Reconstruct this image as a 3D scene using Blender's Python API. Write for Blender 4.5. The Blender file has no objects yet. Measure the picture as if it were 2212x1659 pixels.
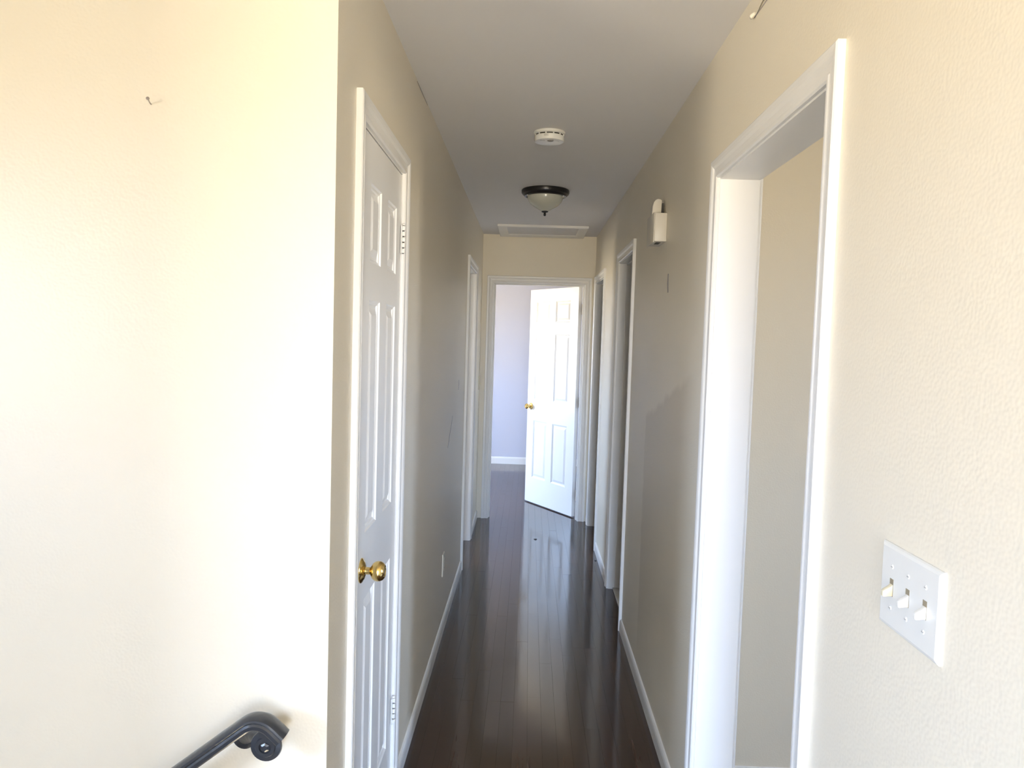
import bpy, bmesh, math, random
from mathutils import Vector, Matrix

random.seed(7)
scene = bpy.context.scene
COL = scene.collection

# ------------------------------------------------------------------ camera
YAW, PITCH, ROLL, FPX, CAM_Z = -0.02141, 0.05849, -0.03, 1628.7, 1.5496
cy, sy, cp, sp = math.cos(YAW), math.sin(YAW), math.cos(PITCH), math.sin(PITCH)
fwd = Vector((sy * cp, cy * cp, -sp))
right = Vector((cy, -sy, 0))
down = fwd.cross(right)
r2 = right * math.cos(ROLL) + down * math.sin(ROLL)
d2 = -right * math.sin(ROLL) + down * math.cos(ROLL)
cam_data = bpy.data.cameras.new('camera')
cam_data.sensor_fit = 'HORIZONTAL'
cam_data.sensor_width = 36.0
cam_data.lens = FPX * 36.0 / 2212.0
cam_data.clip_start = 0.05
cam = bpy.data.objects.new('camera', cam_data)
m = Matrix.Identity(4)
for i in range(3):
    m[i][0], m[i][1], m[i][2] = r2[i], -d2[i], -fwd[i]
m[2][3] = CAM_Z
cam.matrix_world = m
COL.objects.link(cam)
scene.camera = cam

# ------------------------------------------------------------------ sky
world = bpy.data.worlds.new('sky')
scene.world = world
world.use_nodes = True
nt = world.node_tree
nt.nodes.clear()
w_out = nt.nodes.new('ShaderNodeOutputWorld')
w_bg = nt.nodes.new('ShaderNodeBackground')
w_tc = nt.nodes.new('ShaderNodeTexCoord')
w_sep = nt.nodes.new('ShaderNodeSeparateXYZ')
w_map = nt.nodes.new('ShaderNodeMapRange')
w_ramp = nt.nodes.new('ShaderNodeValToRGB')
w_map.inputs['From Min'].default_value = -1.0
w_map.inputs['From Max'].default_value = 1.0
el = w_ramp.color_ramp.elements
el[0].position = 0.0;  el[0].color = (0.66, 0.57, 0.42, 1)      # ground
el[1].position = 1.0;  el[1].color = (0.42, 0.64, 1.05, 1)       # zenith
e = el.new(0.485); e.color = (0.70, 0.61, 0.46, 1)
e = el.new(0.515); e.color = (0.64, 0.81, 1.12, 1)
e = el.new(0.66); e.color = (0.54, 0.76, 1.16, 1)
nt.links.new(w_tc.outputs['Generated'], w_sep.inputs[0])
nt.links.new(w_sep.outputs['Z'], w_map.inputs['Value'])
nt.links.new(w_map.outputs[0], w_ramp.inputs[0])
nt.links.new(w_ramp.outputs[0], w_bg.inputs['Color'])
w_bg.inputs['Strength'].default_value = 57.0
nt.links.new(w_bg.outputs[0], w_out.inputs[0])

scene.view_settings.view_transform = 'Standard'
scene.view_settings.look = 'None'
scene.view_settings.gamma = 1.0
scene.view_settings.use_curve_mapping = False
scene.view_settings.exposure = 0.0
scene.cycles.use_denoising = True
scene.cycles.max_bounces = 5
scene.cycles.diffuse_bounces = 4
scene.cycles.glossy_bounces = 3
scene.cycles.sample_clamp_indirect = 8.0

# ------------------------------------------------------------------ materials
def new_mat(name, color, rough=0.5, metal=0.0, spec=0.5, coat=0.0, noise=None, bump=None, vary=None):
    """noise=(scale, amount) colour mottling; bump=(scale, strength, distance); vary=per-object random value span"""
    mt = bpy.data.materials.new(name)
    mt.use_nodes = True
    t = mt.node_tree
    b = t.nodes['Principled BSDF']
    b.inputs['Base Color'].default_value = (*color, 1)
    b.inputs['Roughness'].default_value = rough
    b.inputs['Metallic'].default_value = metal
    b.inputs['Specular IOR Level'].default_value = spec
    b.inputs['Coat Weight'].default_value = coat
    tc = t.nodes.new('ShaderNodeTexCoord')
    if noise:
        n = t.nodes.new('ShaderNodeTexNoise')
        n.inputs['Scale'].default_value = noise[0]
        n.inputs['Detail'].default_value = 3
        t.links.new(tc.outputs['Object'], n.inputs['Vector'])
        mx = t.nodes.new('ShaderNodeMix'); mx.data_type = 'RGBA'
        mx.inputs[6].default_value = (*[c * (1 - noise[1]) for c in color], 1)
        mx.inputs[7].default_value = (*[min(1, c * (1 + noise[1])) for c in color], 1)
        t.links.new(n.outputs['Fac'], mx.inputs[0])
        t.links.new(mx.outputs[2], b.inputs['Base Color'])
    if bump:
        n2 = t.nodes.new('ShaderNodeTexNoise')
        n2.inputs['Scale'].default_value = bump[0]
        n2.inputs['Detail'].default_value = 0
        t.links.new(tc.outputs['Object'], n2.inputs['Vector'])
        bp = t.nodes.new('ShaderNodeBump')
        bp.inputs['Strength'].default_value = bump[1]
        bp.inputs['Distance'].default_value = bump[2]
        t.links.new(n2.outputs['Fac'], bp.inputs['Height'])
        t.links.new(bp.outputs['Normal'], b.inputs['Normal'])
    return mt

WALLC = (0.82, 0.755, 0.625)
M_WALL = new_mat('cream_wall_paint', WALLC, 0.42, bump=(170, 0.18, 0.002))
M_CEIL = new_mat('white_ceiling_paint', (0.80, 0.785, 0.775), 0.9)
M_BEDWALL = new_mat('pale_lavender_wall_paint', (0.56, 0.57, 0.66), 0.6)
M_TRIM = new_mat('white_trim_paint', (0.83, 0.82, 0.80), 0.32)
M_DOOR = new_mat('white_door_paint', (0.83, 0.82, 0.80), 0.30)
M_PLASTIC = new_mat('white_plastic', (0.80, 0.79, 0.75), 0.35)
M_IVORY = new_mat('ivory_plastic', (0.76, 0.69, 0.50), 0.35)
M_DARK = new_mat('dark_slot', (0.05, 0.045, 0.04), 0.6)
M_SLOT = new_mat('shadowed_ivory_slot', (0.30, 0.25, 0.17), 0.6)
M_PAINTED = new_mat('painted_over_plastic', (0.78, 0.72, 0.60), 0.4)
M_BRASS = new_mat('polished_brass', (0.80, 0.58, 0.22), 0.18, metal=1.0)
M_CHROME = new_mat('bright_chrome', (0.9, 0.9, 0.88), 0.12, metal=1.0)
M_STEEL = new_mat('nail_steel', (0.42, 0.37, 0.34), 0.4, metal=0.7)
M_IRON = new_mat('black_painted_iron', (0.030, 0.033, 0.040), 0.28, spec=0.6, noise=(40, 0.25), bump=(90, 0.25, 0.002))
M_BRONZE = new_mat('dark_bronze', (0.013, 0.012, 0.014), 0.32, metal=0.2)
M_GLASS = new_mat('frosted_glass_bowl', (0.55, 0.56, 0.50), 0.25, spec=0.5, coat=0.3)
M_PRINT = new_mat('grey_print', (0.35, 0.33, 0.31), 0.6)
M_PAPER = new_mat('peeling_joint_tape', (0.82, 0.78, 0.68), 0.7)
M_TILE = new_mat('pale_threshold_marble', (0.62, 0.60, 0.56), 0.25, noise=(14, 0.08))
M_SPECK = new_mat('dark_speck', (0.03, 0.025, 0.025), 0.6)
M_SCUFF = new_mat('grey_scuff', (0.36, 0.33, 0.33), 0.6)
M_SUBFLOOR = new_mat('dark_subfloor', (0.03, 0.022, 0.018), 0.7)
M_STAIR = new_mat('stair_wood', (0.10, 0.06, 0.045), 0.35, noise=(12, 0.2))

def patched_wall(name):
    """cream wall with a darker repainted patch whose left and upper edges show"""
    mt = new_mat(name, WALLC, 0.42, bump=(170, 0.18, 0.002))
    t = mt.node_tree; b = t.nodes['Principled BSDF']
    tc = t.nodes.new('ShaderNodeTexCoord'); sep = t.nodes.new('ShaderNodeSeparateXYZ')
    n = t.nodes.new('ShaderNodeTexNoise'); n.inputs['Scale'].default_value = 9; n.inputs['Detail'].default_value = 1
    t.links.new(tc.outputs['Object'], n.inputs['Vector']); t.links.new(tc.outputs['Object'], sep.inputs[0])
    def math_(op, a, bb):
        q = t.nodes.new('ShaderNodeMath'); q.operation = op
        for i, v in enumerate((a, bb)):
            if isinstance(v, (int, float)): q.inputs[i].default_value = v
            else: t.links.new(v, q.inputs[i])
        return q.outputs[0]
    def ramp(v, a, bb):
        q = t.nodes.new('ShaderNodeMapRange'); q.interpolation_type = 'SMOOTHSTEP'
        q.inputs['From Min'].default_value = a; q.inputs['From Max'].default_value = bb
        t.links.new(v, q.inputs['Value']); return q.outputs[0]
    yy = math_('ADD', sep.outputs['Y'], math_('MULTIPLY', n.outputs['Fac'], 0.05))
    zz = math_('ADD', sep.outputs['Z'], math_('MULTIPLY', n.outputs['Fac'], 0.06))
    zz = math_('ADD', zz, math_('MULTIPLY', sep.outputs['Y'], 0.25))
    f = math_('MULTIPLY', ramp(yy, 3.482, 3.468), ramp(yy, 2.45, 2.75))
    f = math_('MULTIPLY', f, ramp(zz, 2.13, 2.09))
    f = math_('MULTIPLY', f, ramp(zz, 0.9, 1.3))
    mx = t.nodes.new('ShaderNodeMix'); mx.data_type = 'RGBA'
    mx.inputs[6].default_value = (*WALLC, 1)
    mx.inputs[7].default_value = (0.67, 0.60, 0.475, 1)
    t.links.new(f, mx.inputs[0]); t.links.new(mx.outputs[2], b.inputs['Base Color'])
    return mt
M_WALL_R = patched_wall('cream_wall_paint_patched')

def wood_mat():
    mt = bpy.data.materials.new('dark_oak_strip')
    mt.use_nodes = True
    t = mt.node_tree; b = t.nodes['Principled BSDF']
    tc = t.nodes.new('ShaderNodeTexCoord'); oi = t.nodes.new('ShaderNodeObjectInfo')
    off = t.nodes.new('ShaderNodeVectorMath'); off.operation = 'ADD'
    sc_ = t.nodes.new('ShaderNodeVectorMath'); sc_.operation = 'SCALE'
    comb = t.nodes.new('ShaderNodeCombineXYZ')
    for k in range(3): t.links.new(oi.outputs['Random'], comb.inputs[k])
    t.links.new(comb.outputs[0], sc_.inputs[0]); sc_.inputs['Scale'].default_value = 37.0
    t.links.new(tc.outputs['Object'], off.inputs[0]); t.links.new(sc_.outputs[0], off.inputs[1])
    mp = t.nodes.new('ShaderNodeMapping'); mp.inputs['Scale'].default_value = (70, 3.5, 20)
    t.links.new(off.outputs[0], mp.inputs['Vector'])
    n = t.nodes.new('ShaderNodeTexNoise'); n.inputs['Scale'].default_value = 1.0; n.inputs['Detail'].default_value = 6
    n.inputs['Distortion'].default_value = 0.6
    t.links.new(mp.outputs[0], n.inputs['Vector'])
    r = t.nodes.new('ShaderNodeValToRGB')
    r.color_ramp.elements[0].position = 0.15; r.color_ramp.elements[0].color = (0.036, 0.019, 0.013, 1)
    r.color_ramp.elements[1].position = 0.9; r.color_ramp.elements[1].color = (0.062, 0.034, 0.024, 1)
    t.links.new(n.outputs['Fac'], r.inputs[0])
    hsv = t.nodes.new('ShaderNodeHueSaturation')
    mr = t.nodes.new('ShaderNodeMapRange'); mr.inputs['To Min'].default_value = 0.75; mr.inputs['To Max'].default_value = 1.3
    t.links.new(oi.outputs['Random'], mr.inputs['Value']); t.links.new(mr.outputs[0], hsv.inputs['Value'])
    t.links.new(r.outputs[0], hsv.inputs['Color']); t.links.new(hsv.outputs[0], b.inputs['Base Color'])
    # worn gloss
    n3 = t.nodes.new('ShaderNodeTexNoise'); n3.inputs['Scale'].default_value = 3.0; n3.inputs['Detail'].default_value = 5
    t.links.new(off.outputs[0], n3.inputs['Vector'])
    rr = t.nodes.new('ShaderNodeMapRange'); rr.inputs['From Min'].default_value = 0.3; rr.inputs['From Max'].default_value = 0.7
    rr.inputs['To Min'].default_value = 0.07; rr.inputs['To Max'].default_value = 0.16
    t.links.new(n3.outputs['Fac'], rr.inputs['Value']); t.links.new(rr.outputs[0], b.inputs['Roughness'])
    b.inputs['Specular IOR Level'].default_value = 0.62
    mp2 = t.nodes.new('ShaderNodeMapping'); mp2.inputs['Scale'].default_value = (30, 4, 10)
    t.links.new(off.outputs[0], mp2.inputs['Vector'])
    n2 = t.nodes.new('ShaderNodeTexNoise'); n2.inputs['Scale'].default_value = 1.0; n2.inputs['Detail'].default_value = 3
    t.links.new(mp2.outputs[0], n2.inputs['Vector'])
    bp = t.nodes.new('ShaderNodeBump'); bp.inputs['Strength'].default_value = 0.22; bp.inputs['Distance'].default_value = 0.0006
    t.links.new(n2.outputs['Fac'], bp.inputs['Height']); t.links.new(bp.outputs['Normal'], b.inputs['Normal'])
    return mt
M_WOOD = wood_mat()

# ------------------------------------------------------------------ mesh helpers
class MB:
    def __init__(self):
        self.v = []; self.f = []; self.smooth = []
    def vert(self, p):
        self.v.append(tuple(p)); return len(self.v) - 1
    def face(self, ids, smooth=False):
        self.f.append(tuple(ids)); self.smooth.append(smooth)
    def box(self, a, b):
        x0, y0, z0 = a; x1, y1, z1 = b
        i = len(self.v)
        for z in (z0, z1):
            for (x, y) in ((x0, y0), (x1, y0), (x1, y1), (x0, y1)):
                self.v.append((x, y, z))
        for q in ((3, 2, 1, 0), (4, 5, 6, 7), (0, 1, 5, 4), (1, 2, 6, 5), (2, 3, 7, 6), (3, 0, 4, 7)):
            self.face([i + k for k in q])
    def loft(self, rings, cap0=True, cap1=True, smooth=False, closed=True):
        idx = [[self.vert(p) for p in r] for r in rings]
        n = len(rings[0])
        for a, b in zip(idx, idx[1:]):
            for k in range(n if closed else n - 1):
                self.face((a[k], a[(k + 1) % n], b[(k + 1) % n], b[k]), smooth)
        if cap0: self.face(idx[0][::-1])
        if cap1: self.face(idx[-1])
    def lathe(self, profile, origin, axis='Z', seg=32, smooth=True, cap=True):
        """profile = [(radius, height)]; axis letter with optional minus"""
        o = Vector(origin)
        sgn = -1 if axis[0] == '-' else 1
        ax = axis[-1]
        rings = []
        for (r, h) in profile:
            ring = []
            for k in range(seg):
                a = 2 * math.pi * k / seg
                c, s = r * math.cos(a), r * math.sin(a)
                if ax == 'Z': p = Vector((c, s * sgn, h * sgn))
                elif ax == 'X': p = Vector((h * sgn, c, s * sgn))
                else: p = Vector((s * sgn, h * sgn, c))
                ring.append(o + p)
            rings.append(ring)
        self.loft(rings, cap, cap, smooth)
    def build(self, name, mat, parent=None, sharp=40, bevel=0.0, seg=2):
        me = bpy.data.meshes.new(name)
        me.from_pydata(self.v, [], self.f)
        me.polygons.foreach_set('use_smooth', self.smooth)
        bm = bmesh.new(); bm.from_mesh(me)
        if bevel:
            bmesh.ops.remove_doubles(bm, verts=bm.verts, dist=1e-6)
            es = [e for e in bm.edges if len(e.link_faces) == 2 and e.calc_face_angle(0) > 0.6]
            bmesh.ops.bevel(bm, geom=es, offset=bevel, segments=seg, affect='EDGES', profile=0.5)
            for f in bm.faces: f.smooth = True
        bmesh.ops.recalc_face_normals(bm, faces=bm.faces)
        bm.to_mesh(me); bm.free()
        if any(self.smooth) or bevel:
            me.set_sharp_from_angle(angle=math.radians(sharp))
        me.materials.append(mat)
        o = bpy.data.objects.new(name, me)
        COL.objects.link(o)
        if parent: o.parent = parent
        return o

def tag(o, label=None, cat=None, kind=None, group=None):
    if label: o['label'] = label
    if cat: o['category'] = cat
    if kind: o['kind'] = kind
    if group: o['group'] = group
    return o

def empty(name, loc=(0, 0, 0)):
    o = bpy.data.objects.new(name, None)
    o.empty_display_size = 0.1
    COL.objects.link(o)
    o.location = loc
    return o

def local(parent_obj, child):
    """keep the child's mesh (given in world coordinates) in place under a moved Empty"""
    child.data.transform(Matrix.Translation(-Vector(parent_obj.location)))
    return child

def wall(name, axis, t0, t1, a0, a1, z0, z1, holes, mat, label=None):
    """wall running along 'axis' (x or y), thickness t0..t1, with rectangular holes (a0,a1,z0,z1)"""
    A = sorted({a0, a1, *[h[0] for h in holes], *[h[1] for h in holes]})
    Z = sorted({z0, z1, *[h[2] for h in holes], *[h[3] for h in holes]})
    A = [a for a in A if a0 <= a <= a1]; Z = [z for z in Z if z0 <= z <= z1]
    def solid(i, j):
        if i < 0 or j < 0 or i >= len(A) - 1 or j >= len(Z) - 1: return False
        ca, cz = (A[i] + A[i + 1]) / 2, (Z[j] + Z[j + 1]) / 2
        return not any(h[0] < ca < h[1] and h[2] < cz < h[3] for h in holes)
    mb = MB(); cache = {}
    def V(a, t, z):
        k = (a, t, z)
        if k not in cache:
            cache[k] = mb.vert((t, a, z) if axis == 'y' else (a, t, z))
        return cache[k]
    for i in range(len(A) - 1):
        for j in range(len(Z) - 1):
            if not solid(i, j): continue
            p, q, u, w = A[i], A[i + 1], Z[j], Z[j + 1]
            for t in (t0, t1): mb.face((V(p, t, u), V(q, t, u), V(q, t, w), V(p, t, w)))
            if not solid(i - 1, j): mb.face((V(p, t0, u), V(p, t1, u), V(p, t1, w), V(p, t0, w)))
            if not solid(i + 1, j): mb.face((V(q, t0, u), V(q, t1, u), V(q, t1, w), V(q, t0, w)))
            if not solid(i, j - 1): mb.face((V(p, t0, u), V(p, t1, u), V(q, t1, u), V(q, t0, u)))
            if not solid(i, j + 1): mb.face((V(p, t0, w), V(p, t1, w), V(q, t1, w), V(q, t0, w)))
    o = mb.build(name, mat)
    return tag(o, label, 'wall', 'structure')

# ------------------------------------------------------------------ plan
XL, XR = -0.4176, 0.5429          # hall walls
YF, YE = 1.598, 6.461             # hall start, hall end
ZC = 2.44
TH = 0.115
XW, XE, YS, YN = -3.0, 3.6, -2.6, 9.345   # outer walls
J = 0.018                         # jamb board
# clear openings: (a0, a1, top)
D_CLOSET = (1.835, 2.412, 2.060)
D_LEFT = (5.022, 5.708, 2.035)
D_R1 = (1.440, 2.245, 2.036)
D_R2 = (4.057, 4.690, 2.036)
D_R3 = (5.612, 6.300, 2.030)
D_END = (-0.312, 0.455, 2.030)
def hole(d): return (d[0] - J, d[1] + J, -0.02, d[2] + J)

# ------------------------------------------------------------------ shell
wl = wall('wall_left', 'y', XL - TH, XL, YF, YE, -0.02, ZC, [hole(D_CLOSET), hole(D_LEFT)], M_WALL,
          'long cream hallway wall on the left holding the closet door')
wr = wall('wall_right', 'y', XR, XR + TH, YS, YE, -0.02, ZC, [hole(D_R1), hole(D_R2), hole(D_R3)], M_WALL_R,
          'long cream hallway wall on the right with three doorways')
wf = wall('wall_front', 'x', YF, YF + TH, XW, XL - TH, -1.5, ZC, [], M_WALL,
          'bright cream wall beside the handrail, facing the camera')
we = wall('wall_end', 'x', YE, YE + TH, XW, XE, -0.02, ZC, [hole(D_END)], M_WALL,
          'cream wall above the bedroom doorway at the hall end')
W_LIV_W = (-1.40, -0.36, 1.12, 2.14)
W_BED2 = (4.7, 5.4, 1.05, 2.1)
W_BED = (6.9, 8.0, 0.85, 2.08)
W_LIV_S = (-0.18, 0.51, 0.1, 2.15)
W_R1 = (0.0, 0.65, 1.0, 2.12)
wall('wall_west', 'y', XW - 0.15, XW, YS - .15, YN + .15, -1.5, ZC, [W_LIV_W, W_BED2, W_BED], M_WALL,
     'outer cream wall with windows on the stair side')
wall('wall_east', 'y', XE, XE + 0.15, YS - .15, YN + .15, -0.02, ZC, [W_R1], M_WALL,
     'outer cream wall of the side rooms with one window')
wall('wall_south', 'x', YS - 0.15, YS, XW, XE, -1.5, ZC, [W_LIV_S], M_WALL,
     'outer cream wall with tall glazing behind the viewer')
wall('wall_light_block', 'y', -0.365, -0.25, YS, -0.3, -0.02, ZC, [], M_WALL, 'added cream partition behind the viewer blocking rear window light')  # unseen partition, added to keep rear window light off the front wall
wall('wall_north', 'x', YN, YN + 0.15, XW, XE, -0.02, ZC, [], M_BEDWALL,
     'pale lavender bedroom wall seen through the far doorway')
wall('wall_side_room', 'x', 2.57, 2.57 + TH, XR + TH, XE, -0.02, ZC, [], M_WALL,
     'beige wall seen through the near right doorway')
wall('wall_side_room_back', 'x', -1.3, -1.3 + TH, XR + TH, XE, -0.02, ZC, [], M_WALL, 'rear cream wall of the side room')
wall('wall_bath', 'x', 3.75, 3.75 + TH, XR + TH, XE, -0.02, ZC, [], M_WALL, 'cream wall of the bathroom beyond the middle right doorway')
wall('wall_bath_far', 'x', 4.86, 4.86 + TH, XR + TH, XE, -0.02, ZC, [], M_WALL, 'far cream wall of the bathroom')
wall('wall_closet', 'x', 2.75, 2.75 + TH, XW, XL - TH, -0.02, ZC, [], M_WALL, 'cream wall behind the hall closet')
wall('wall_bedroom_side', 'y', 1.9, 1.9 + TH, YE + TH, YN, -0.02, ZC, [], M_BEDWALL, 'pale lavender side wall of the far bedroom')

mb = MB(); mb.box((XW - .15, YS - .15, ZC), (XE + .15, YN + .15, ZC + 0.12))
ceil = tag(mb.build('ceiling', M_CEIL), 'flat white-grey ceiling running the length of the hall', 'ceiling', 'structure')

# floor: dark slab with planks laid in the hall and through into the bedroom
SW0, SW1, SY0 = XW, -0.62, 0.62            # stairwell: x range, near edge
mb = MB()
mb.box((XW, YS, -0.15), (XE, SY0, 0.0))
mb.box((SW1, SY0, -0.15), (XL - 0.11, YF, 0.0))
mb.box((XL - 0.11, SY0, -0.15), (XR + TH, YF - 0.45, 0.0))
PX0, PW, NROW = -0.4758, 0.0572, 18        # plank field
PX1 = PX0 + PW * NROW
PY0, PY1 = YF - 0.45, YN
mb.box((PX0, PY0, -0.15), (PX1, PY1, -0.019))
mb.box((XR + TH, SY0, -0.15), (XE, YN, 0.0))
mb.box((PX1, PY0, -0.15), (XR + TH, YN, -0.0005))
mb.box((XW, YF + TH, -0.15), (PX0, YN, 0.0))
floor = tag(mb.build('floor', M_WOOD), 'glossy dark brown wood strip floor of the hall', 'floor', 'structure')

plank_cache = {}
def plank_mesh(L):
    if L in plank_cache: return plank_cache[L]
    h, w, c = 0.019, PW - 0.0001, 0.0003
    mb = MB()
    def ring(ins, z): return [(ins - w / 2, ins - L / 2, z), (w / 2 - ins, ins - L / 2, z), (w / 2 - ins, L / 2 - ins, z), (ins - w / 2, L / 2 - ins, z)]
    mb.loft([ring(0, -h), ring(0, -c), ring(c, 0)])
    me = mb.build('plank', M_WOOD).data
    bpy.data.objects.remove([o for o in COL.objects if o.data == me][0])
    plank_cache[L] = me
    return me
LENS = [0.6, 0.8, 1.0, 1.2, 1.45, 1.7]
npl = 0
for row in range(NROW):
    x = PX0 + PW * (row + 0.5)
    y = PY0
    first = True
    while y < PY1 - 0.05:
        L = random.choice(LENS)
        if first: L = random.choice([0.6, 0.8, 1.0, 1.2]); first = False
        if y + L > PY1 - 0.3: L = round(PY1 - y, 3)
        o = bpy.data.objects.new('plank', plank_mesh(L))
        COL.objects.link(o)
        o.parent = floor
        o.location = (x, y + L / 2, random.uniform(-0.0002, 0.0))
        o.rotation_euler = (random.uniform(-.0004, .0004), random.uniform(-.004, .004), 0)
        y += L; npl += 1

# ------------------------------------------------------------------ baseboards
def baseboard(name, axis, face, into, a0, a1, h=0.066, t=0.012, label=''):
    """face = wall surface coordinate, into = +1/-1 direction into the room"""
    prof = [(0, 0.0005), (t, 0.0005), (t, h - 0.018), (t * 0.8, h - 0.008), (t * 0.45, h - 0.002), (0, h)]
    rings = []
    for a in (a0, a1):
        rings.append([((face + into * p, a, z) if axis == 'y' else (a, face + into * p, z)) for p, z in prof])
    mb = MB(); mb.loft(rings)
    return tag(mb.build(name, M_TRIM), label, 'baseboard', 'structure')
CO = 0.005 + 0.057
baseboard('baseboard_left', 'y', XL, 1, D_CLOSET[1] + CO, D_LEFT[0] - CO, label='long white baseboard on the left past the closet door')
baseboard('baseboard_left', 'y', XL, 1, D_LEFT[1] + CO, YE, label='short white baseboard between left doorway and hall end')
baseboard('baseboard_left', 'y', XL, 1, YF, D_CLOSET[0] - CO, label='short white baseboard between wall corner and closet door')
baseboard('baseboard_right', 'y', XR, -1, D_R1[1] + CO, D_R2[0] - CO, label='long white baseboard between near and middle right doorways')
baseboard('baseboard_right', 'y', XR, -1, D_R2[1] + CO, D_R3[0] - CO, label='white baseboard between the two far right doorways')
baseboard('baseboard_right', 'y', XR, -1, D_R3[1] + CO, YE, label='stub of white baseboard in the far right corner')
baseboard('baseboard_right', 'y', XR, -1, YS, D_R1[0] - CO, label='white baseboard below the triple light switch')
baseboard('baseboard_bedroom', 'x', YN, -1, XW, 1.9, h=0.089, label='white baseboard of the far bedroom wall')
baseboard('baseboard_side_room', 'x', 2.57, -1, XR + TH, XE, h=0.089, label='white baseboard of the room through the near right doorway')

# ------------------------------------------------------------------ doorways
CAS = [(0, 0), (0, .008), (.004, .0115), (.010, .0115), (.0125, .009), (.017, .0085), (.030, .0105), (.037, .0145), (.044, .0165), (.053, .017), (.057, .0145), (.057, 0)]
def doorway(name, axis, d, faces, label, stop_side=0.5, sides=(0, 1)):
    """faces = the wall's two surface coordinates (hall side first); builds jamb, stops and mitred casings"""
    a0, a1, zt = d
    root = empty(name, ((faces[0], (a0 + a1) / 2, 0) if axis == 'y' else ((a0 + a1) / 2, faces[0], 0)))
    tag(root, label, 'doorway', 'structure')
    def W(a, t, z): return (t, a, z) if axis == 'y' else (a, t, z)
    def B(mb, A0, A1, T0, T1, Z0, Z1):
        p, q = W(A0, T0, Z0), W(A1, T1, Z1)
        mb.box([min(i, j) for i, j in zip(p, q)], [max(i, j) for i, j in zip(p, q)])
    f0, f1 = faces
    for (p, q, nm) in ((a0 - J, a0, 'jamb'), (a1, a1 + J, 'jamb')):
        mb = MB(); B(mb, p, q, f0, f1, 0.0, zt); local(root, mb.build(nm, M_TRIM, root))
    mb = MB(); B(mb, a0 - J, a1 + J, f0, f1, zt, zt + J); local(root, mb.build('head_jamb', M_TRIM, root))
    # stops
    if stop_side is not None:
        c = f0 + (f1 - f0) * stop_side
        hw = 0.017
        for (p, q) in ((a0, a0 + 0.010), (a1 - 0.010, a1)):
            mb = MB(); B(mb, p, q, c - hw, c + hw, 0.0, zt); local(root, mb.build('door_stop', M_TRIM, root, bevel=0.002))
        mb = MB(); B(mb, a0 + .010, a1 - .010, c - hw, c + hw, zt - 0.010, zt); local(root, mb.build('door_stop', M_TRIM, root, bevel=0.002))
    rv = 0.005
    for si in sides:
        f = faces[si]; out = (-1 if faces[0] < faces[1] else 1) * (1 if si == 0 else -1)
        def leg(a_in, sgn):
            r0 = [W(a_in + sgn * u, f + out * t, 0.0) for u, t in CAS]
            r1 = [W(a_in + sgn * u, f + out * t, zt + rv + u) for u, t in CAS]
            mb = MB(); mb.loft([r0, r1]); local(root, mb.build('casing_leg', M_TRIM, root))
        leg(a0 - rv, -1); leg(a1 + rv, 1)
        r0 = [W(a0 - rv - u, f + out * t, zt + rv + u) for u, t in CAS]
        r1 = [W(a1 + rv + u, f + out * t, zt + rv + u) for u, t in CAS]
        mb = MB(); mb.loft([r0, r1]); local(root, mb.build('casing_head', M_TRIM, root))
    return root

LF, RF, EF = (XL, XL - TH), (XR, XR + TH), (YE, YE + TH)
d_closet = doorway('door_1', 'y', D_CLOSET, LF, 'closed white six-panel closet door with brass knob on the left', 0.65, sides=(0,))
d_left = doorway('door_2', 'y', D_LEFT, LF, 'open white-cased doorway far along the left wall', 0.5)
d_r1 = doorway('door_3', 'y', D_R1, RF, 'wide bright white-cased doorway nearest on the right wall', None)
d_r2 = doorway('door_4', 'y', D_R2, RF, 'shadowed white-cased doorway in the middle of the right wall', 0.5)
d_r3 = doorway('door_5', 'y', D_R3, RF, 'farthest white-cased doorway on the right wall beside the hall end', 0.5)
d_end = doorway('door_6', 'x', D_END, EF, 'white six-panel door standing open into the far bedroom', 0.45)

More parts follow.
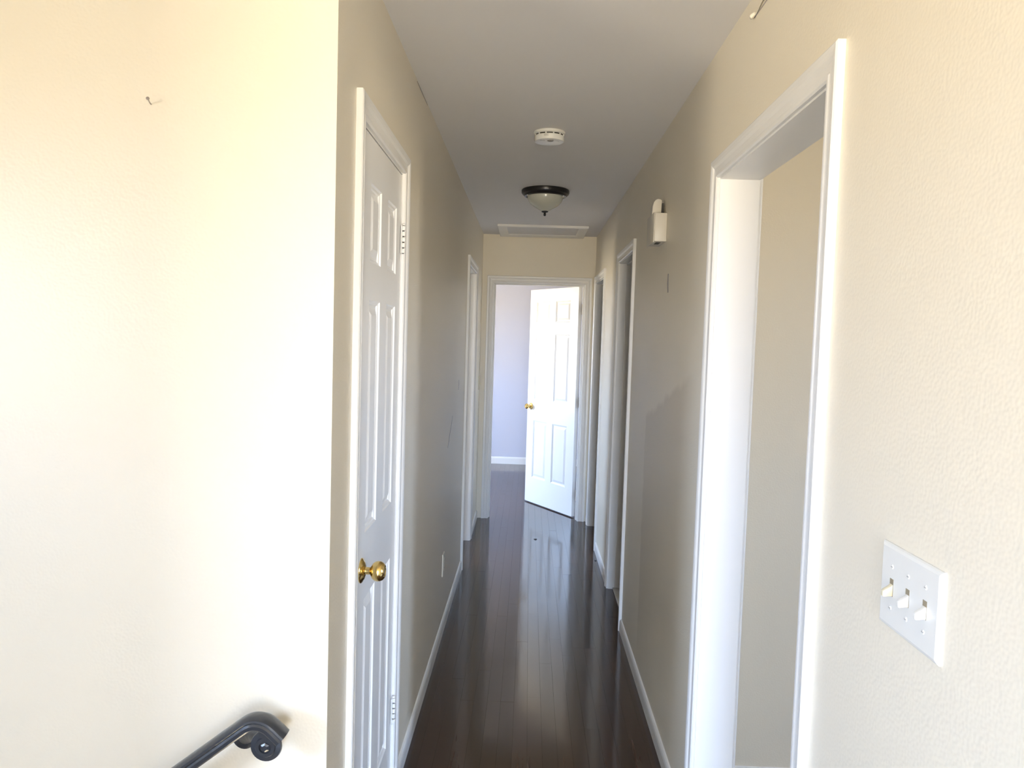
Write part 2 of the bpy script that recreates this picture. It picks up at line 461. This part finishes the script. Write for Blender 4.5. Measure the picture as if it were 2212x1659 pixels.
# ------------------------------------------------------------------ six-panel leaves (built in leaf space: x along width from hinge/near edge, y thickness, z up)
def make_leaf(root, W_, H_, T_, cols, rows, xf):
    """xf maps leaf coords (u, t, z) to root-local coordinates"""
    us = sorted({0, W_, *[c for cc in cols for c in cc]})
    zs = sorted({0, H_, *[r for rr in rows for r in rr]})
    mb = MB(); cache = {}
    def V(u, t, z):
        k = (u, t, z)
        if k not in cache: cache[k] = mb.vert(xf(u, t, z))
        return cache[k]
    def solid(i, j):
        if i < 0 or j < 0 or i >= len(us) - 1 or j >= len(zs) - 1: return False
        cu, cz = (us[i] + us[i + 1]) / 2, (zs[j] + zs[j + 1]) / 2
        return not (any(c[0] < cu < c[1] for c in cols) and any(r[0] < cz < r[1] for r in rows))
    for i in range(len(us) - 1):
        for j in range(len(zs) - 1):
            if not solid(i, j): continue
            p, q, u, w = us[i], us[i + 1], zs[j], zs[j + 1]
            for t in (0, T_): mb.face((V(p, t, u), V(q, t, u), V(q, t, w), V(p, t, w)))
            if not solid(i - 1, j): mb.face((V(p, 0, u), V(p, T_, u), V(p, T_, w), V(p, 0, w)))
            if not solid(i + 1, j): mb.face((V(q, 0, u), V(q, T_, u), V(q, T_, w), V(q, 0, w)))
            if not solid(i, j - 1): mb.face((V(p, 0, u), V(p, T_, u), V(q, T_, u), V(q, 0, u)))
            if not solid(i, j + 1): mb.face((V(p, 0, w), V(p, T_, w), V(q, T_, w), V(q, 0, w)))
    leaf = mb.build('leaf', M_DOOR, root)
    prof = [(0.0, 0.0), (0.004, 0.0045), (0.009, 0.006), (0.012, 0.0095), (0.018, 0.0095), (0.036, 0.0025), (0.038, 0.0018)]
    for c in cols:
        for r in rows:
            mb = MB()
            rings = []
            for side in (0, 1):
                seq = prof if side == 0 else prof[::-1]
                if side == 0: seq = prof[::-1]
                else: seq = prof
                for ins, dep in seq:
                    t = dep if side == 0 else T_ - dep
                    rings.append([xf(c[0] + ins, t, r[0] + ins), xf(c[1] - ins, t, r[0] + ins), xf(c[1] - ins, t, r[1] - ins), xf(c[0] + ins, t, r[1] - ins)])
            mb.loft(rings)
            mb.build('panel', M_DOOR, leaf)
    return leaf

def knob(parent, base, direction, name='knob'):
    """brass knob on a rosette; direction = unit vector out of the door face"""
    n = Vector(direction).normalized()
    up = Vector((0, 0, 1)); s = n.cross(up)
    def add(profile, nm, par):
        mb = MB(); rings = []
        for r, h in profile:
            rings.append([Vector(base) + n * h + (s * math.cos(a) + up * math.sin(a)) * r for a in [2 * math.pi * k / 36 for k in range(36)]])
        mb.loft(rings, smooth=True)
        return mb.build(nm, M_BRASS, par, sharp=35)
    k = add([(0.0105, 0.008), (0.0095, 0.016), (0.0095, 0.024), (0.013, 0.027), (0.020, 0.031), (0.0245, 0.037), (0.0262, 0.044), (0.0255, 0.051), (0.022, 0.058), (0.0165, 0.0625), (0.015, 0.0625), (0.013, 0.061), (0.004, 0.061)], name, parent)
    add([(0.0325, 0.0), (0.0325, 0.002), (0.030, 0.005), (0.024, 0.0075), (0.022, 0.0095), (0.015, 0.011), (0.012, 0.012)], 'rosette', k)
    return k

def hinge(parent, p, axis_along, out, mat, hgt=0.089):
    """painted butt hinge: two leaves, knuckles and pin caps; p = centre on the joint, out = unit vector out of the wall"""
    a = Vector(axis_along); o = Vector(out); c = Vector(p)
    mb = MB()
    for sgn, wd in ((1, 0.012), (-1, 0.016)):
        q = [c + a * (sgn * 0.001) + Vector((0, 0, -hgt / 2)), c + a * (sgn * wd) + Vector((0, 0, -hgt / 2)), c + a * (sgn * wd) + Vector((0, 0, hgt / 2)), c + a * (sgn * 0.001) + Vector((0, 0, hgt / 2))]
        mb.loft([q, [v + o * 0.003 for v in q]])
    h = mb.build('hinge', mat, parent)
    n = 5; gap = 0.0018
    for k in range(n):
        z0 = -hgt / 2 + hgt / n * k + gap; z1 = z0 + hgt / n - 2 * gap
        mb = MB()
        mb.lathe([(0.0058, z0), (0.0066, z0 + .0008), (0.0066, z1 - .0008), (0.0058, z1)], c + o * 0.006, 'Z', 14)
        mb.build('knuckle', mat, h)
    mb = MB(); mb.lathe([(0.0030, -hgt / 2), (0.0030, hgt / 2)], c + o * 0.006, 'Z', 14)
    mb.build('pin', M_DARK, h)
    mb = MB(); mb.lathe([(0.0058, hgt / 2), (0.0060, hgt / 2 + .002), (0.0050, hgt / 2 + .005), (0.002, hgt / 2 + .0065)], c + o * 0.006, 'Z', 14)
    mb.build('pin_cap', mat, h)
    return h

# closet leaf: hinge at far edge, hall face flush with the wall
cl = Vector(d_closet.location)
CW = D_CLOSET[1] - D_CLOSET[0] - 0.006
CH = D_CLOSET[2] - 0.013
def xf_closet(u, t, z):
    return tuple(Vector((XL - 0.001 - t, D_CLOSET[0] + 0.003 + u, 0.010 + z)) - cl)
u0 = D_CLOSET[0] + 0.003
closet_leaf = make_leaf(d_closet, CW, CH, 0.035, [(1.955 - u0, 2.096 - u0), (2.190 - u0, 2.330 - u0)],
                        [(0.222, 0.842), (1.020, 1.632), (1.730, 1.932)], xf_closet)
knob(d_closet, Vector((XL - 0.001, 1.917, 0.940)) - cl, (1, 0, 0))
mb = MB(); mb.box((XL - 0.0015, D_CLOSET[0] + 0.004, 0.895), (XL + 0.0005, D_CLOSET[0] + 0.020, 0.935))
local(d_closet, mb.build('latch_plate', M_TRIM, d_closet))
for z in (1.857, 0.318):
    hinge(d_closet, Vector((XL + 0.001, D_CLOSET[1] - 0.001, z)) - cl, (0, 1, 0), (1, 0, 0), M_TRIM)

# bedroom leaf: hinged on the right jamb, swung into the bedroom
el_ = Vector(d_end.location)
HP = Vector((D_END[1] - 0.010, YE + TH + 0.022, 0.010))
ANG = math.radians(57.0)
du = Vector((-math.cos(ANG), math.sin(ANG), 0)); dn = Vector((math.sin(ANG), math.cos(ANG), 0))   # dn: away from the hall face
# hall face offset: the leaf pivots on its bedroom-side edge
def xf_bed(u, t, z):
    return tuple(HP + du * u + dn * (t - 0.035) + Vector((0, 0, z)) - el_)
BW = D_END[1] - D_END[0] - 0.006; BH = D_END[2] - 0.014
bed_leaf = make_leaf(d_end, BW, BH, 0.035, [(0.112, 0.338), (0.430, 0.652)], [(0.24, 0.785), (0.985, 1.60), (1.71, 1.90)], xf_bed)
kb = HP + du * (BW - 0.062) + Vector((0, 0, 0.915))
knob(d_end, kb - dn * 0.035 - el_, -dn)
knob(d_end, kb - el_, dn)
M_HINGE = new_mat('dull_brass_hinge', (0.42, 0.36, 0.26), 0.35, metal=0.8)
for z in (1.83, 1.02, 0.20):
    p = Vector((D_END[1] - 0.001, YE + TH - 0.004, z)) - el_
    mb = MB(); mb.box(p + Vector((-0.003, -0.036, -0.044)), p + Vector((0.0005, 0.002, 0.044)))
    h = mb.build('hinge', M_HINGE, d_end)
    mb = MB(); mb.lathe([(0.006, -0.045), (0.006, 0.045)], p + Vector((-0.004, 0.008, 0)), 'Z', 14)
    mb.build('knuckle', M_HINGE, h)

# marble threshold of the middle right doorway
mb = MB(); mb.box((XR + 0.028, D_R2[0] + 0.001, 0.0005), (XR + TH, D_R2[1] - 0.001, 0.009))
tag(mb.build('threshold', M_TILE, bevel=0.003), 'pale stone threshold in the middle right doorway', 'threshold', 'structure')

# ------------------------------------------------------------------ windows (daylight enters here)
def window(name, axis, t0, t1, w, label, into, nx=2, ny=2):
    a0, a1, z0, z1 = w
    tm = (t0 + t1) / 2
    root = empty(name, (tm, (a0 + a1) / 2, z0) if axis == 'y' else ((a0 + a1) / 2, tm, z0))
    tag(root, label, 'window', 'structure')
    def B(nm, A0, A1, T0, T1, Z0, Z1, mat=M_TRIM):
        p, q = ((T0, A0, Z0), (T1, A1, Z1)) if axis == 'y' else ((A0, T0, Z0), (A1, T1, Z1))
        mb = MB(); mb.box([min(i, j) for i, j in zip(p, q)], [max(i, j) for i, j in zip(p, q)])
        return local(root, mb.build(nm, mat, root))
    fw = 0.045
    B('window_frame', a0, a0 + fw, tm - .03, tm + .03, z0, z1); B('window_frame', a1 - fw, a1, tm - .03, tm + .03, z0, z1)
    B('window_frame', a0 + fw, a1 - fw, tm - .03, tm + .03, z0, z0 + fw); B('window_frame', a0 + fw, a1 - fw, tm - .03, tm + .03, z1 - fw, z1)
    for k in range(1, nx):
        a = a0 + (a1 - a0) * k / nx; B('mullion', a - .012, a + .012, tm - .015, tm + .015, z0 + fw, z1 - fw)
    for k in range(1, ny):
        z = z0 + (z1 - z0) * k / ny; B('mullion', a0 + fw, a1 - fw, tm - .013, tm + .013, z - .012, z + .012)
    inner = t1 if into > 0 else t0
    B('window_sill', a0 - .04, a1 + .04, inner - into * .07, inner + into * .05, z0 - .02, z0)
    # daylight portal filling the opening, so the sky is sampled through it
    ld = bpy.data.lights.new('window_portal', 'AREA'); ld.shape = 'RECTANGLE'
    ld.size = a1 - a0; ld.size_y = z1 - z0
    ld.cycles.is_portal = True
    lo = bpy.data.objects.new('window_portal', ld); COL.objects.link(lo)
    zdir = Vector((-into, 0, 0)) if axis == 'y' else Vector((0, -into, 0))   # lamp shines along -z
    ydir = Vector((0, 0, 1)); xdir = ydir.cross(zdir)
    mm = Matrix.Identity(4)
    for i in range(3): mm[i][0], mm[i][1], mm[i][2] = xdir[i], ydir[i], zdir[i]
    out_t = t0 if into > 0 else t1
    pos = (out_t, (a0 + a1) / 2, (z0 + z1) / 2) if axis == 'y' else ((a0 + a1) / 2, out_t, (z0 + z1) / 2)
    for i in range(3): mm[i][3] = pos[i]
    lo.matrix_world = mm
    return root
window('window_1', 'y', XW - .15, XW, W_LIV_W, 'white-framed window on the stair side of the front room', 1)
window('window_2', 'y', XW - .15, XW, W_BED2, 'white-framed window of the room behind the left doorway', 1)
window('window_3', 'y', XW - .15, XW, W_BED, 'white-framed window lighting the far bedroom', 1)
window('window_4', 'x', YS - .15, YS, W_LIV_S, 'tall narrow glazed opening at the rear end of the hall', 1, nx=1, ny=2)
window('window_5', 'y', XE, XE + .15, W_R1, 'white-framed window of the near right room', -1)

# ------------------------------------------------------------------ stairs going down beside the front wall (below the frame)
st = empty('stairs', (SW1, (SY0 + YF) / 2, 0))
tag(st, 'dark wooden stairs going down beside the handrail', 'stairs', 'structure')
NS, RUN, RISE = 7, 0.25, 0.195
for k in range(NS):
    x1 = SW1 - RUN * k
    mb = MB(); mb.box((x1 - RUN, SY0 + .01, -1.5), (x1, YF, -RISE * (k + 1)))
    local(st, mb.build('step', M_STAIR, st))
mb = MB(); mb.box((XW, SY0 - .0, -1.62), (SW1 - RUN * NS, YF, -RISE * NS - 0.03))
local(st, mb.build('landing', M_STAIR, st))
mb = MB(); mb.box((XW, SY0 - .1, -1.62), (SW1, SY0, -0.15))
tag(mb.build('wall_stairwell', M_WALL), 'low cream wall of the stairwell', 'wall', 'structure')

# ------------------------------------------------------------------ handrail
hr = empty('handrail', (-0.54, YF, 0.74))
tag(hr, 'black iron handrail with turned-down end bracketed to the front wall', 'handrail')
RY = YF - 0.070
def sweep(pts, prof, closed_caps=True):
    """pts in the xz plane at y=RY; prof = [(y offset, normal offset)]"""
    rings = []
    for i, p in enumerate(pts):
        a = pts[max(i - 1, 0)]; b = pts[min(i + 1, len(pts) - 1)]
        t = Vector((b[0] - a[0], 0, b[1] - a[1])).normalized()
        n = Vector((-t.z, 0, t.x))
        rings.append([Vector((p[0], RY, p[1])) + Vector((0, py, 0)) + n * pn for py, pn in prof])
    mb = MB(); mb.loft(rings, smooth=True)
    return mb
path = []
sl = 0.775
bx, bz, br_ = -0.545, 0.690, 0.046       # bend centre and radius
a_start = math.atan2(1, -sl); a_end = math.radians(47)
pstart = (bx + br_ * math.cos(a_start), bz + br_ * math.sin(a_start))
for k in range(14, 0, -1):
    path.append((pstart[0] - 0.13 * k, pstart[1] - 0.13 * k * sl))
for k in range(0, 13):
    a = a_start + (a_end - a_start) * k / 12
    path.append((bx + br_ * math.cos(a), bz + br_ * math.sin(a)))
lx, lz = path[-1]
tx, tz = math.sin(a_end), -math.cos(a_end)
for k in (1, 2, 3): path.append((lx + tx * 0.0105 * k, lz + tz * 0.0105 * k))
prof = [(-.021, -.011), (-.019, -.014), (.019, -.014), (.021, -.011), (.021, -.004), (.018, 0.0), (.021, .004), (.020, .008), (.014, .012), (.006, .014), (-.006, .014), (-.014, .012), (-.020, .008), (-.021, .004), (-.018, 0), (-.021, -.004)]
mb = sweep(path, prof)
rail = local(hr, mb.build('rail', M_IRON, hr, sharp=28))
def bracket(x, z, topz):
    b = MB()
    b.lathe([(0.012, 0.0), (0.0325, 0.0), (0.0335, 0.003), (0.032, 0.008), (0.022, 0.010), (0.020, 0.013), (0.013, 0.013), (0.012, 0.010), (0.004, 0.010)], (x, RY + 0.004, z), '-Y', 32)
    br = local(hr, b.build('bracket_disc', M_IRON, hr, sharp=35))
    b = MB()
    b.lathe([(0.010, 0), (0.010, 0.004), (0.006, 0.006)], (x, RY - 0.005, z), '-Y', 6, smooth=False)
    local(hr, b.build('bolt', M_IRON, br))
    # arm curving back to the wall plate
    b = MB(); rings = []
    for k in range(9):
        u = k / 8
        c = Vector((x - 0.006 - 0.066 * u, RY + 0.004 + 0.062 * u, z - 0.022 * u + 0.010 * math.sin(u * math.pi)))
        r = 0.016 - 0.003 * math.sin(u * math.pi)
        rings.append([c + Vector((r * math.cos(q), 0, r * math.sin(q))) for q in [2 * math.pi * j / 16 for j in range(16)]])
    b.loft(rings, smooth=True); local(hr, b.build('bracket_arm', M_IRON, br))
    b = MB(); b.lathe([(0.026, 0.0), (0.026, 0.003), (0.020, 0.006), (0.012, 0.007)], (x - 0.072, YF, z - 0.022), '-Y', 28)
    local(hr, b.build('wall_plate', M_IRON, br, sharp=35))
    b = MB(); b.box((x - 0.012, RY - 0.010, z + 0.02), (x + 0.012, RY + 0.010, topz)); local(hr, b.build('bracket_neck', M_IRON, br))
bracket(-0.527, 0.682, 0.722)
bracket(-1.75, 0.682 - 1.223 * sl + 0.02, 0.722 - 1.223 * sl + 0.03)

# ------------------------------------------------------------------ nail in the front wall
nl = empty('nail', (-0.811, YF, 2.020))
tag(nl, 'bent steel picture nail sticking out of the bright wall', 'nail')
def tube(mb, pts, r, seg=12):
    rings = []
    for i, p in enumerate(pts):
        a = Vector(pts[max(i - 1, 0)]); b = Vector(pts[min(i + 1, len(pts) - 1)])
        t = (b - a).normalized()
        u = t.orthogonal().normalized(); v = t.cross(u)
        if i: 
            u = (pu - t * pu.dot(t)).normalized(); v = t.cross(u)
        pu = u
        rings.append([Vector(p) + (u * math.cos(q) + v * math.sin(q)) * (r[i] if isinstance(r, (list, tuple)) else r) for q in [2 * math.pi * k / seg for k in range(seg)]])
    mb.loft(rings, smooth=True)
mb = MB(); tube(mb, [(0, 0.006, 0), (0.001, -0.006, 0.002), (0.004, -0.020, 0.006)], 0.0013); mb.build('shank', M_STEEL, nl)
mb = MB(); tube(mb, [(0.0040, -0.0195, 0.0060), (0.0041, -0.0205, 0.0063), (0.0044, -0.0218, 0.0067), (0.0045, -0.0222, 0.0068)], [0.0030, 0.0037, 0.0036, 0.0028], 16); mb.build('head', M_STEEL, nl)

# ------------------------------------------------------------------ switch plates and outlet
def plate(root, w, h, t, out, mat):
    """bevelled cover plate lying on the wall; out=+1/-1 along x; local coords (y width, z height)"""
    def ring(ins, x): return [(out * x, -w / 2 + ins, -h / 2 + ins), (out * x, w / 2 - ins, -h / 2 + ins), (out * x, w / 2 - ins, h / 2 - ins), (out * x, -w / 2 + ins, h / 2 - ins)]
    mb = MB(); mb.loft([ring(0, 0), ring(0, t * .45), ring(0.002, t * .75), ring(0.006, t), ])
    return mb.build('cover_plate', mat, root)
def toggle(root, y, out, t, mat, z=0.0, up=-1):
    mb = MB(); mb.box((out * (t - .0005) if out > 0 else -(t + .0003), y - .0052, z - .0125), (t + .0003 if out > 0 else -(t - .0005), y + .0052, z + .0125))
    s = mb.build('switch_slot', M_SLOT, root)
    mb = MB()
    def ring(x, zc, hz, hy): return [(out * x, y - hy, z + zc - hz), (out * x, y + hy, z + zc - hz), (out * x, y + hy, z + zc + hz), (out * x, y - hy, z + zc + hz)]
    mb.loft([ring(t, up * .0035, .0085, .0047), ring(t + .003, up * .005, .007, .0044), ring(t + .012, up * .0085, .0048, .0038), ring(t + .0135, up * .0088, .0036, .0030)])
    return mb.build('toggle', mat, root, bevel=0.0006)
def screw(root, y, z, out, t):
    mb = MB(); mb.lathe([(0.0034, t - .0006), (0.0034, t + .0004), (0.0026, t + .0010), (0.0004, t + .0012)], (0, y, z), 'X' if out > 0 else '-X', 16)
    sc_ = mb.build('screw', M_PLASTIC, root)
    mb = MB(); x = t + .0010
    mb.box((min(out * x, out * (x + .0004)), y - .0026, z - .0004), (max(out * x, out * (x + .0004)), y + .0026, z + .0004)); mb.build('slot', M_PRINT, sc_)

sw = empty('light_switch', (XR, 1.0425, 1.2075))
tag(sw, 'triple white toggle light switch plate on the near right wall', 'light switch')
plate(sw, 0.1635, 0.1225, 0.0065, -1, M_PLASTIC)
for k, dy in enumerate((0.046, 0.0, -0.046)):
    toggle(sw, dy, -1, 0.0065, M_IVORY if k == 0 else M_PLASTIC)
    screw(sw, dy, 0.0302, -1, 0.0065); screw(sw, dy, -0.0302, -1, 0.0065)

s2 = empty('light_switch', (XL, 6.345, 1.18))
tag(s2, 'small single switch plate beside the far left corner of the hall', 'light switch')
plate(s2, 0.070, 0.115, 0.006, 1, M_IVORY); toggle(s2, 0, 1, 0.006, M_IVORY)
screw(s2, 0, 0.030, 1, 0.006); screw(s2, 0, -0.030, 1, 0.006)

ot = empty('wall_outlet', (XL, 3.885, 0.365))
tag(ot, 'cream outlet plate low on the left wall above the baseboard', 'outlet')
plate(ot, 0.074, 0.115, 0.006, 1, M_PAINTED)
for z in (0.0195, -0.0195):
    mb = MB(); mb.lathe([(0.0165, .0058), (0.0165, .0072), (0.0155, .0078), (0.001, .0078)], (0, 0, z), 'X', 20)
    r_ = mb.build('receptacle', M_PAINTED, ot, sharp=30)
    for y in (-0.0055, 0.0055):
        mb = MB(); mb.box((.0076, y - .0009, z - .002), (.0080, y + .0009, z + .0055)); mb.build('slot', M_DARK, r_)
screw(ot, 0, 0, 1, 0.006)

# ------------------------------------------------------------------ ceiling light
cl_ = empty('ceiling_light', (0.067, 4.53, ZC))
tag(cl_, 'dark-rimmed flush ceiling light with frosted glass bowl and finial', 'ceiling light')
mb = MB(); mb.lathe([(0.100, 0), (0.138, 0.0), (0.1415, -0.004), (0.1415, -0.018), (0.137, -0.026), (0.130, -0.030), (0.124, -0.038), (0.112, -0.040), (0.108, -0.034)], (0, 0, 0), 'Z', 56)
mb.build('rim', M_BRONZE, cl_, sharp=30)
mb = MB(); mb.lathe([(0.106, -0.030), (0.1065, -0.042), (0.104, -0.054), (0.098, -0.067), (0.088, -0.080), (0.073, -0.092), (0.055, -0.103), (0.037, -0.113), (0.022, -0.122), (0.012, -0.126)], (0, 0, 0), 'Z', 56)
bowl = mb.build('glass_bowl', M_GLASS, cl_, sharp=60)
mb = MB(); mb.lathe([(0.018, -0.121), (0.0205, -0.125), (0.019, -0.129), (0.009, -0.132), (0.006, -0.136), (0.0075, -0.141), (0.0075, -0.147), (0.005, -0.151), (0.001, -0.152)], (0, 0, 0), 'Z', 28)
mb.build('finial', M_BRONZE, cl_, sharp=35)
for a in (-0.5, math.pi + 0.5, math.pi / 2):
    c, s = 0.117 * math.cos(a), 0.117 * math.sin(a)
    mb = MB(); tube(mb, [(c, s, -0.036), (c, s, -0.046), (0.113 * math.cos(a), 0.113 * math.sin(a), -0.052)], [0.005, 0.006, 0.003], 12)
    mb.build('glass_clip', M_CHROME, cl_)

# ------------------------------------------------------------------ smoke detector
sd = empty('smoke_detector', (0.058, 3.285, ZC))
tag(sd, 'round white smoke detector on the ceiling with dark vent slots', 'smoke detector')
mb = MB(); mb.lathe([(0.066, 0), (0.068, -0.002), (0.068, -0.010), (0.064, -0.012)], (0, 0, 0), 'Z', 48); mb.build('base', M_PLASTIC, sd, sharp=30)
mb = MB(); mb.lathe([(0.0600, -0.011), (0.0600, -0.0205)], (0, 0, 0), 'Z', 48); mb.build('vent_core', M_DARK, sd)
mb = MB(); mb.lathe([(0.0625, -0.0185), (0.0640, -0.0195), (0.0640, -0.036), (0.0615, -0.0405), (0.056, -0.042), (0.004, -0.0425)], (0, 0, 0), 'Z', 48)
body = mb.build('body', M_PLASTIC, sd, sharp=30)
mb = MB(); mb.lathe([(0.0638, -0.0115), (0.0638, -0.0130)], (0, 0, 0), 'Z', 48); mb.build('upper_ring', M_PLASTIC, sd)
for k in range(12):
    a0_ = 2 * math.pi * (k + 0.42) / 12; a1_ = 2 * math.pi * (k + 0.58) / 12
    rings = []
    for z in (-0.0195, -0.0122):
        rings.append([(r * math.cos(a), r * math.sin(a), z) for r, a in ((0.058, a0_), (0.0637, a0_), (0.0637, a1_), (0.058, a1_))])
    mb = MB(); mb.loft(rings); mb.build('vent_rib', M_PLASTIC, sd)
mb = MB(); mb.lathe([(0.0135, -0.0415), (0.0135, -0.0435), (0.0115, -0.0445), (0.001, -0.0445)], (0.004, -0.030, 0), 'Z', 24); mb.build('test_button', M_PRINT, body, sharp=30)
mb = MB()
for k, z in enumerate((-0.0235, -0.0265, -0.0295)):     # printed lines on the side
    for i in range(10):
        a = math.radians(-112 + i * (1.8 if k != 1 else 1.4)); b_ = math.radians(-112 + (i + 1) * (1.8 if k != 1 else 1.4)) - .002
        r = 0.06425
        ids = [mb.vert((r * math.cos(q), r * math.sin(q), zz)) for q, zz in ((a, z), (b_, z), (b_, z + .0012), (a, z + .0012))]
        mb.face(ids)
mb.build('printed_label', M_PRINT, body)
mb = MB()
for k in range(9):
    a = math.radians(-75 + k * 6); r0_, r1_ = 0.044, 0.0455
    a2 = math.radians(-75 + (k + 1) * 6)
    ids = [mb.vert((r * math.cos(q), r * math.sin(q), -0.0428)) for r, q in ((r0_, a), (r1_, a), (r1_, a2), (r0_, a2))]
    mb.face(ids)
mb.build('printed_mark', M_PRINT, body)
mb = MB()
for k in range(4):
    x = -0.040 + k * 0.0055
    mb.box((x, -0.036, -0.0432), (x + .0035, -0.032, -0.0424))
mb.build('sound_slot', M_PRINT, body)

# ------------------------------------------------------------------ attic hatch
HX0, HX1, HY0, HY1 = -0.275, 0.430, 5.880, 6.455
ah = empty('attic_hatch', ((HX0 + HX1) / 2, (HY0 + HY1) / 2, ZC))
tag(ah, 'white framed attic hatch in the ceiling above the hall end', 'attic hatch')
fw = 0.072
hx, hy = (HX1 - HX0) / 2, (HY1 - HY0) / 2
fprof = [(0, 0), (0, -.016), (.006, -.020), (fw - .012, -.013), (fw - .004, -.010), (fw, -.006), (fw, 0)]
cor = [(-hx, -hy, 1, 1), (hx, -hy, -1, 1), (hx, hy, -1, -1), (-hx, hy, 1, -1)]
for k in range(4):
    a, b = cor[k], cor[(k + 1) % 4]
    rings = [[(c[0] + c[2] * u, c[1] + c[3] * u, z) for u, z in fprof] for c in (a, b)]
    mb = MB(); mb.loft(rings); mb.build('hatch_frame', M_TRIM, ah)
mb = MB(); mb.box((-hx + fw - .002, -hy + fw - .002, -.004), (hx - fw + .002, hy - fw + .002, 0.0)); mb.build('hatch_panel', M_CEIL, ah)

# ------------------------------------------------------------------ door chime box on the right wall
M_CHIME = new_mat('aged_white_plastic', (0.66, 0.62, 0.54), 0.4)
dc = empty('door_chime', (XR, 3.19, 2.022))
tag(dc, 'small white plastic door chime box high on the right wall', 'door chime')
mb = MB(); mb.box((-0.050, -0.086, -0.055), (0.0, 0.086, 0.060)); bx_ = mb.build('housing', M_CHIME, dc, bevel=0.003)
mb = MB(); mb.box((-0.054, -0.090, -0.060), (-0.0505, 0.090, 0.0615)); mb.build('front_cover', M_CHIME, dc, bevel=0.0015)
mb = MB(); mb.box((-0.036, -0.055, -0.0562), (-0.018, 0.005, -0.0548)); mb.build('sound_slot', M_DARK, dc)
mb = MB()
out_ = [(-0.054, 0.055), (-0.052, 0.095), (-0.047, 0.113), (-0.040, 0.122), (-0.031, 0.126), (-0.020, 0.124), (-0.0145, 0.119), (-0.0165, 0.055)]
mb.loft([[(x, y, z) for x, z in out_] for y in (-0.030, 0.020)]); mb.build('rounded_cap', M_CHIME, dc, bevel=0.002)
mb = MB(); mb.box((-0.0165, 0.000, 0.058), (0.0, 0.018, 0.114)); mb.build('cap_gap_shade', M_DARK, dc)  # dark block standing in for the shade between cap and wall

# ------------------------------------------------------------------ little wear: peeling tape, scuffs, specks
mb = MB(); rings = []
for k in range(9):
    u = k / 8
    y = 1.80 + 0.165 * u
    lift = 0.002 + 0.004 * math.sin(u * math.pi) * (0.6 + 0.4 * u)
    z = 2.384 - 0.004 * math.sin(u * 9)
    rings.append([(XR + .0005, y, z + 0.011), (XR - lift * .6, y, z + 0.004), (XR - lift, y, z), (XR - lift + .0012, y, z), (XR + .0015, y, z + 0.011)])
mb.loft(rings, smooth=False); mb.build('peeling_tape', M_PAPER, wr)
mb = MB(); tube(mb, [(XR - .004, 1.952, 2.384), (XR - .009, 1.960, 2.380), (XR - .008, 1.970, 2.381), (XR - .002, 1.975, 2.385)], [.004, .006, .005, .002], 10)
mb.build('paint_curl', M_PAPER, wr)
mb = MB(); mb.box((XR - .0012, 1.80, 2.3785), (XR + .0005, 1.966, 2.3805)); mb.build('crack', M_SCUFF, wr)
mb = MB(); rings = []
for k in range(7):
    u = k / 6; y = 2.66 + 0.27 * u; w = 0.0022 * math.sin(math.pi * (0.1 + 0.85 * u))
    rings.append([(XL - .0005, y, ZC - .006 - w), (XL + .0012, y, ZC - .006 - w), (XL + .0012, y, ZC - .006 + w), (XL - .0005, y, ZC - .006 + w)])
mb.loft(rings); mb.build('crack', M_SCUFF, wl)
def scuff(pts, w, x=XL, par=wl, s=1):
    mb = MB(); rings = []
    n = len(pts)
    for i, (y, z) in enumerate(pts):
        ww = w * (0.35 + 0.65 * math.sin(math.pi * (i + .5) / n))
        rings.append([(x - s * .0004, y - ww, z), (x + s * .0006, y - ww, z), (x + s * .0006, y + ww, z), (x - s * .0004, y + ww, z)])
    mb.loft(rings); mb.build('scuff', M_SCUFF, par)
scuff([(3.98, 0.965), (4.03, 0.995), (4.06, 1.02), (4.10, 1.045), (4.15, 1.075), (4.20, 1.115)], 0.008)
scuff([(4.52, 1.24), (4.53, 1.27), (4.53, 1.30)], 0.010)
scuff([(3.02, 1.755), (3.03, 1.79), (3.03, 1.83)], 0.014, XR, wr, -1)
for i, (x, y, r, lb) in enumerate(((0.094, 5.81, 0.012, 'dark flake lying in the bright reflection on the floor'), (0.517, 5.29, 0.007, 'dark crumb on the floor beside the far right baseboard'))):
    mb = MB(); rings = []
    for h, s in ((0.0, 1.0), (0.002, 0.95), (0.0035, 0.55)):
        rings.append([(r * s * (1 + .3 * math.sin(3 * a + i)) * math.cos(a), 1.6 * r * s * math.sin(a), h) for a in [2 * math.pi * k / 12 for k in range(12)]])
    mb.loft(rings); o = mb.build('floor_fleck', M_SPECK); o.location = (x, y, 0.0002)
    tag(o, lb, 'debris')
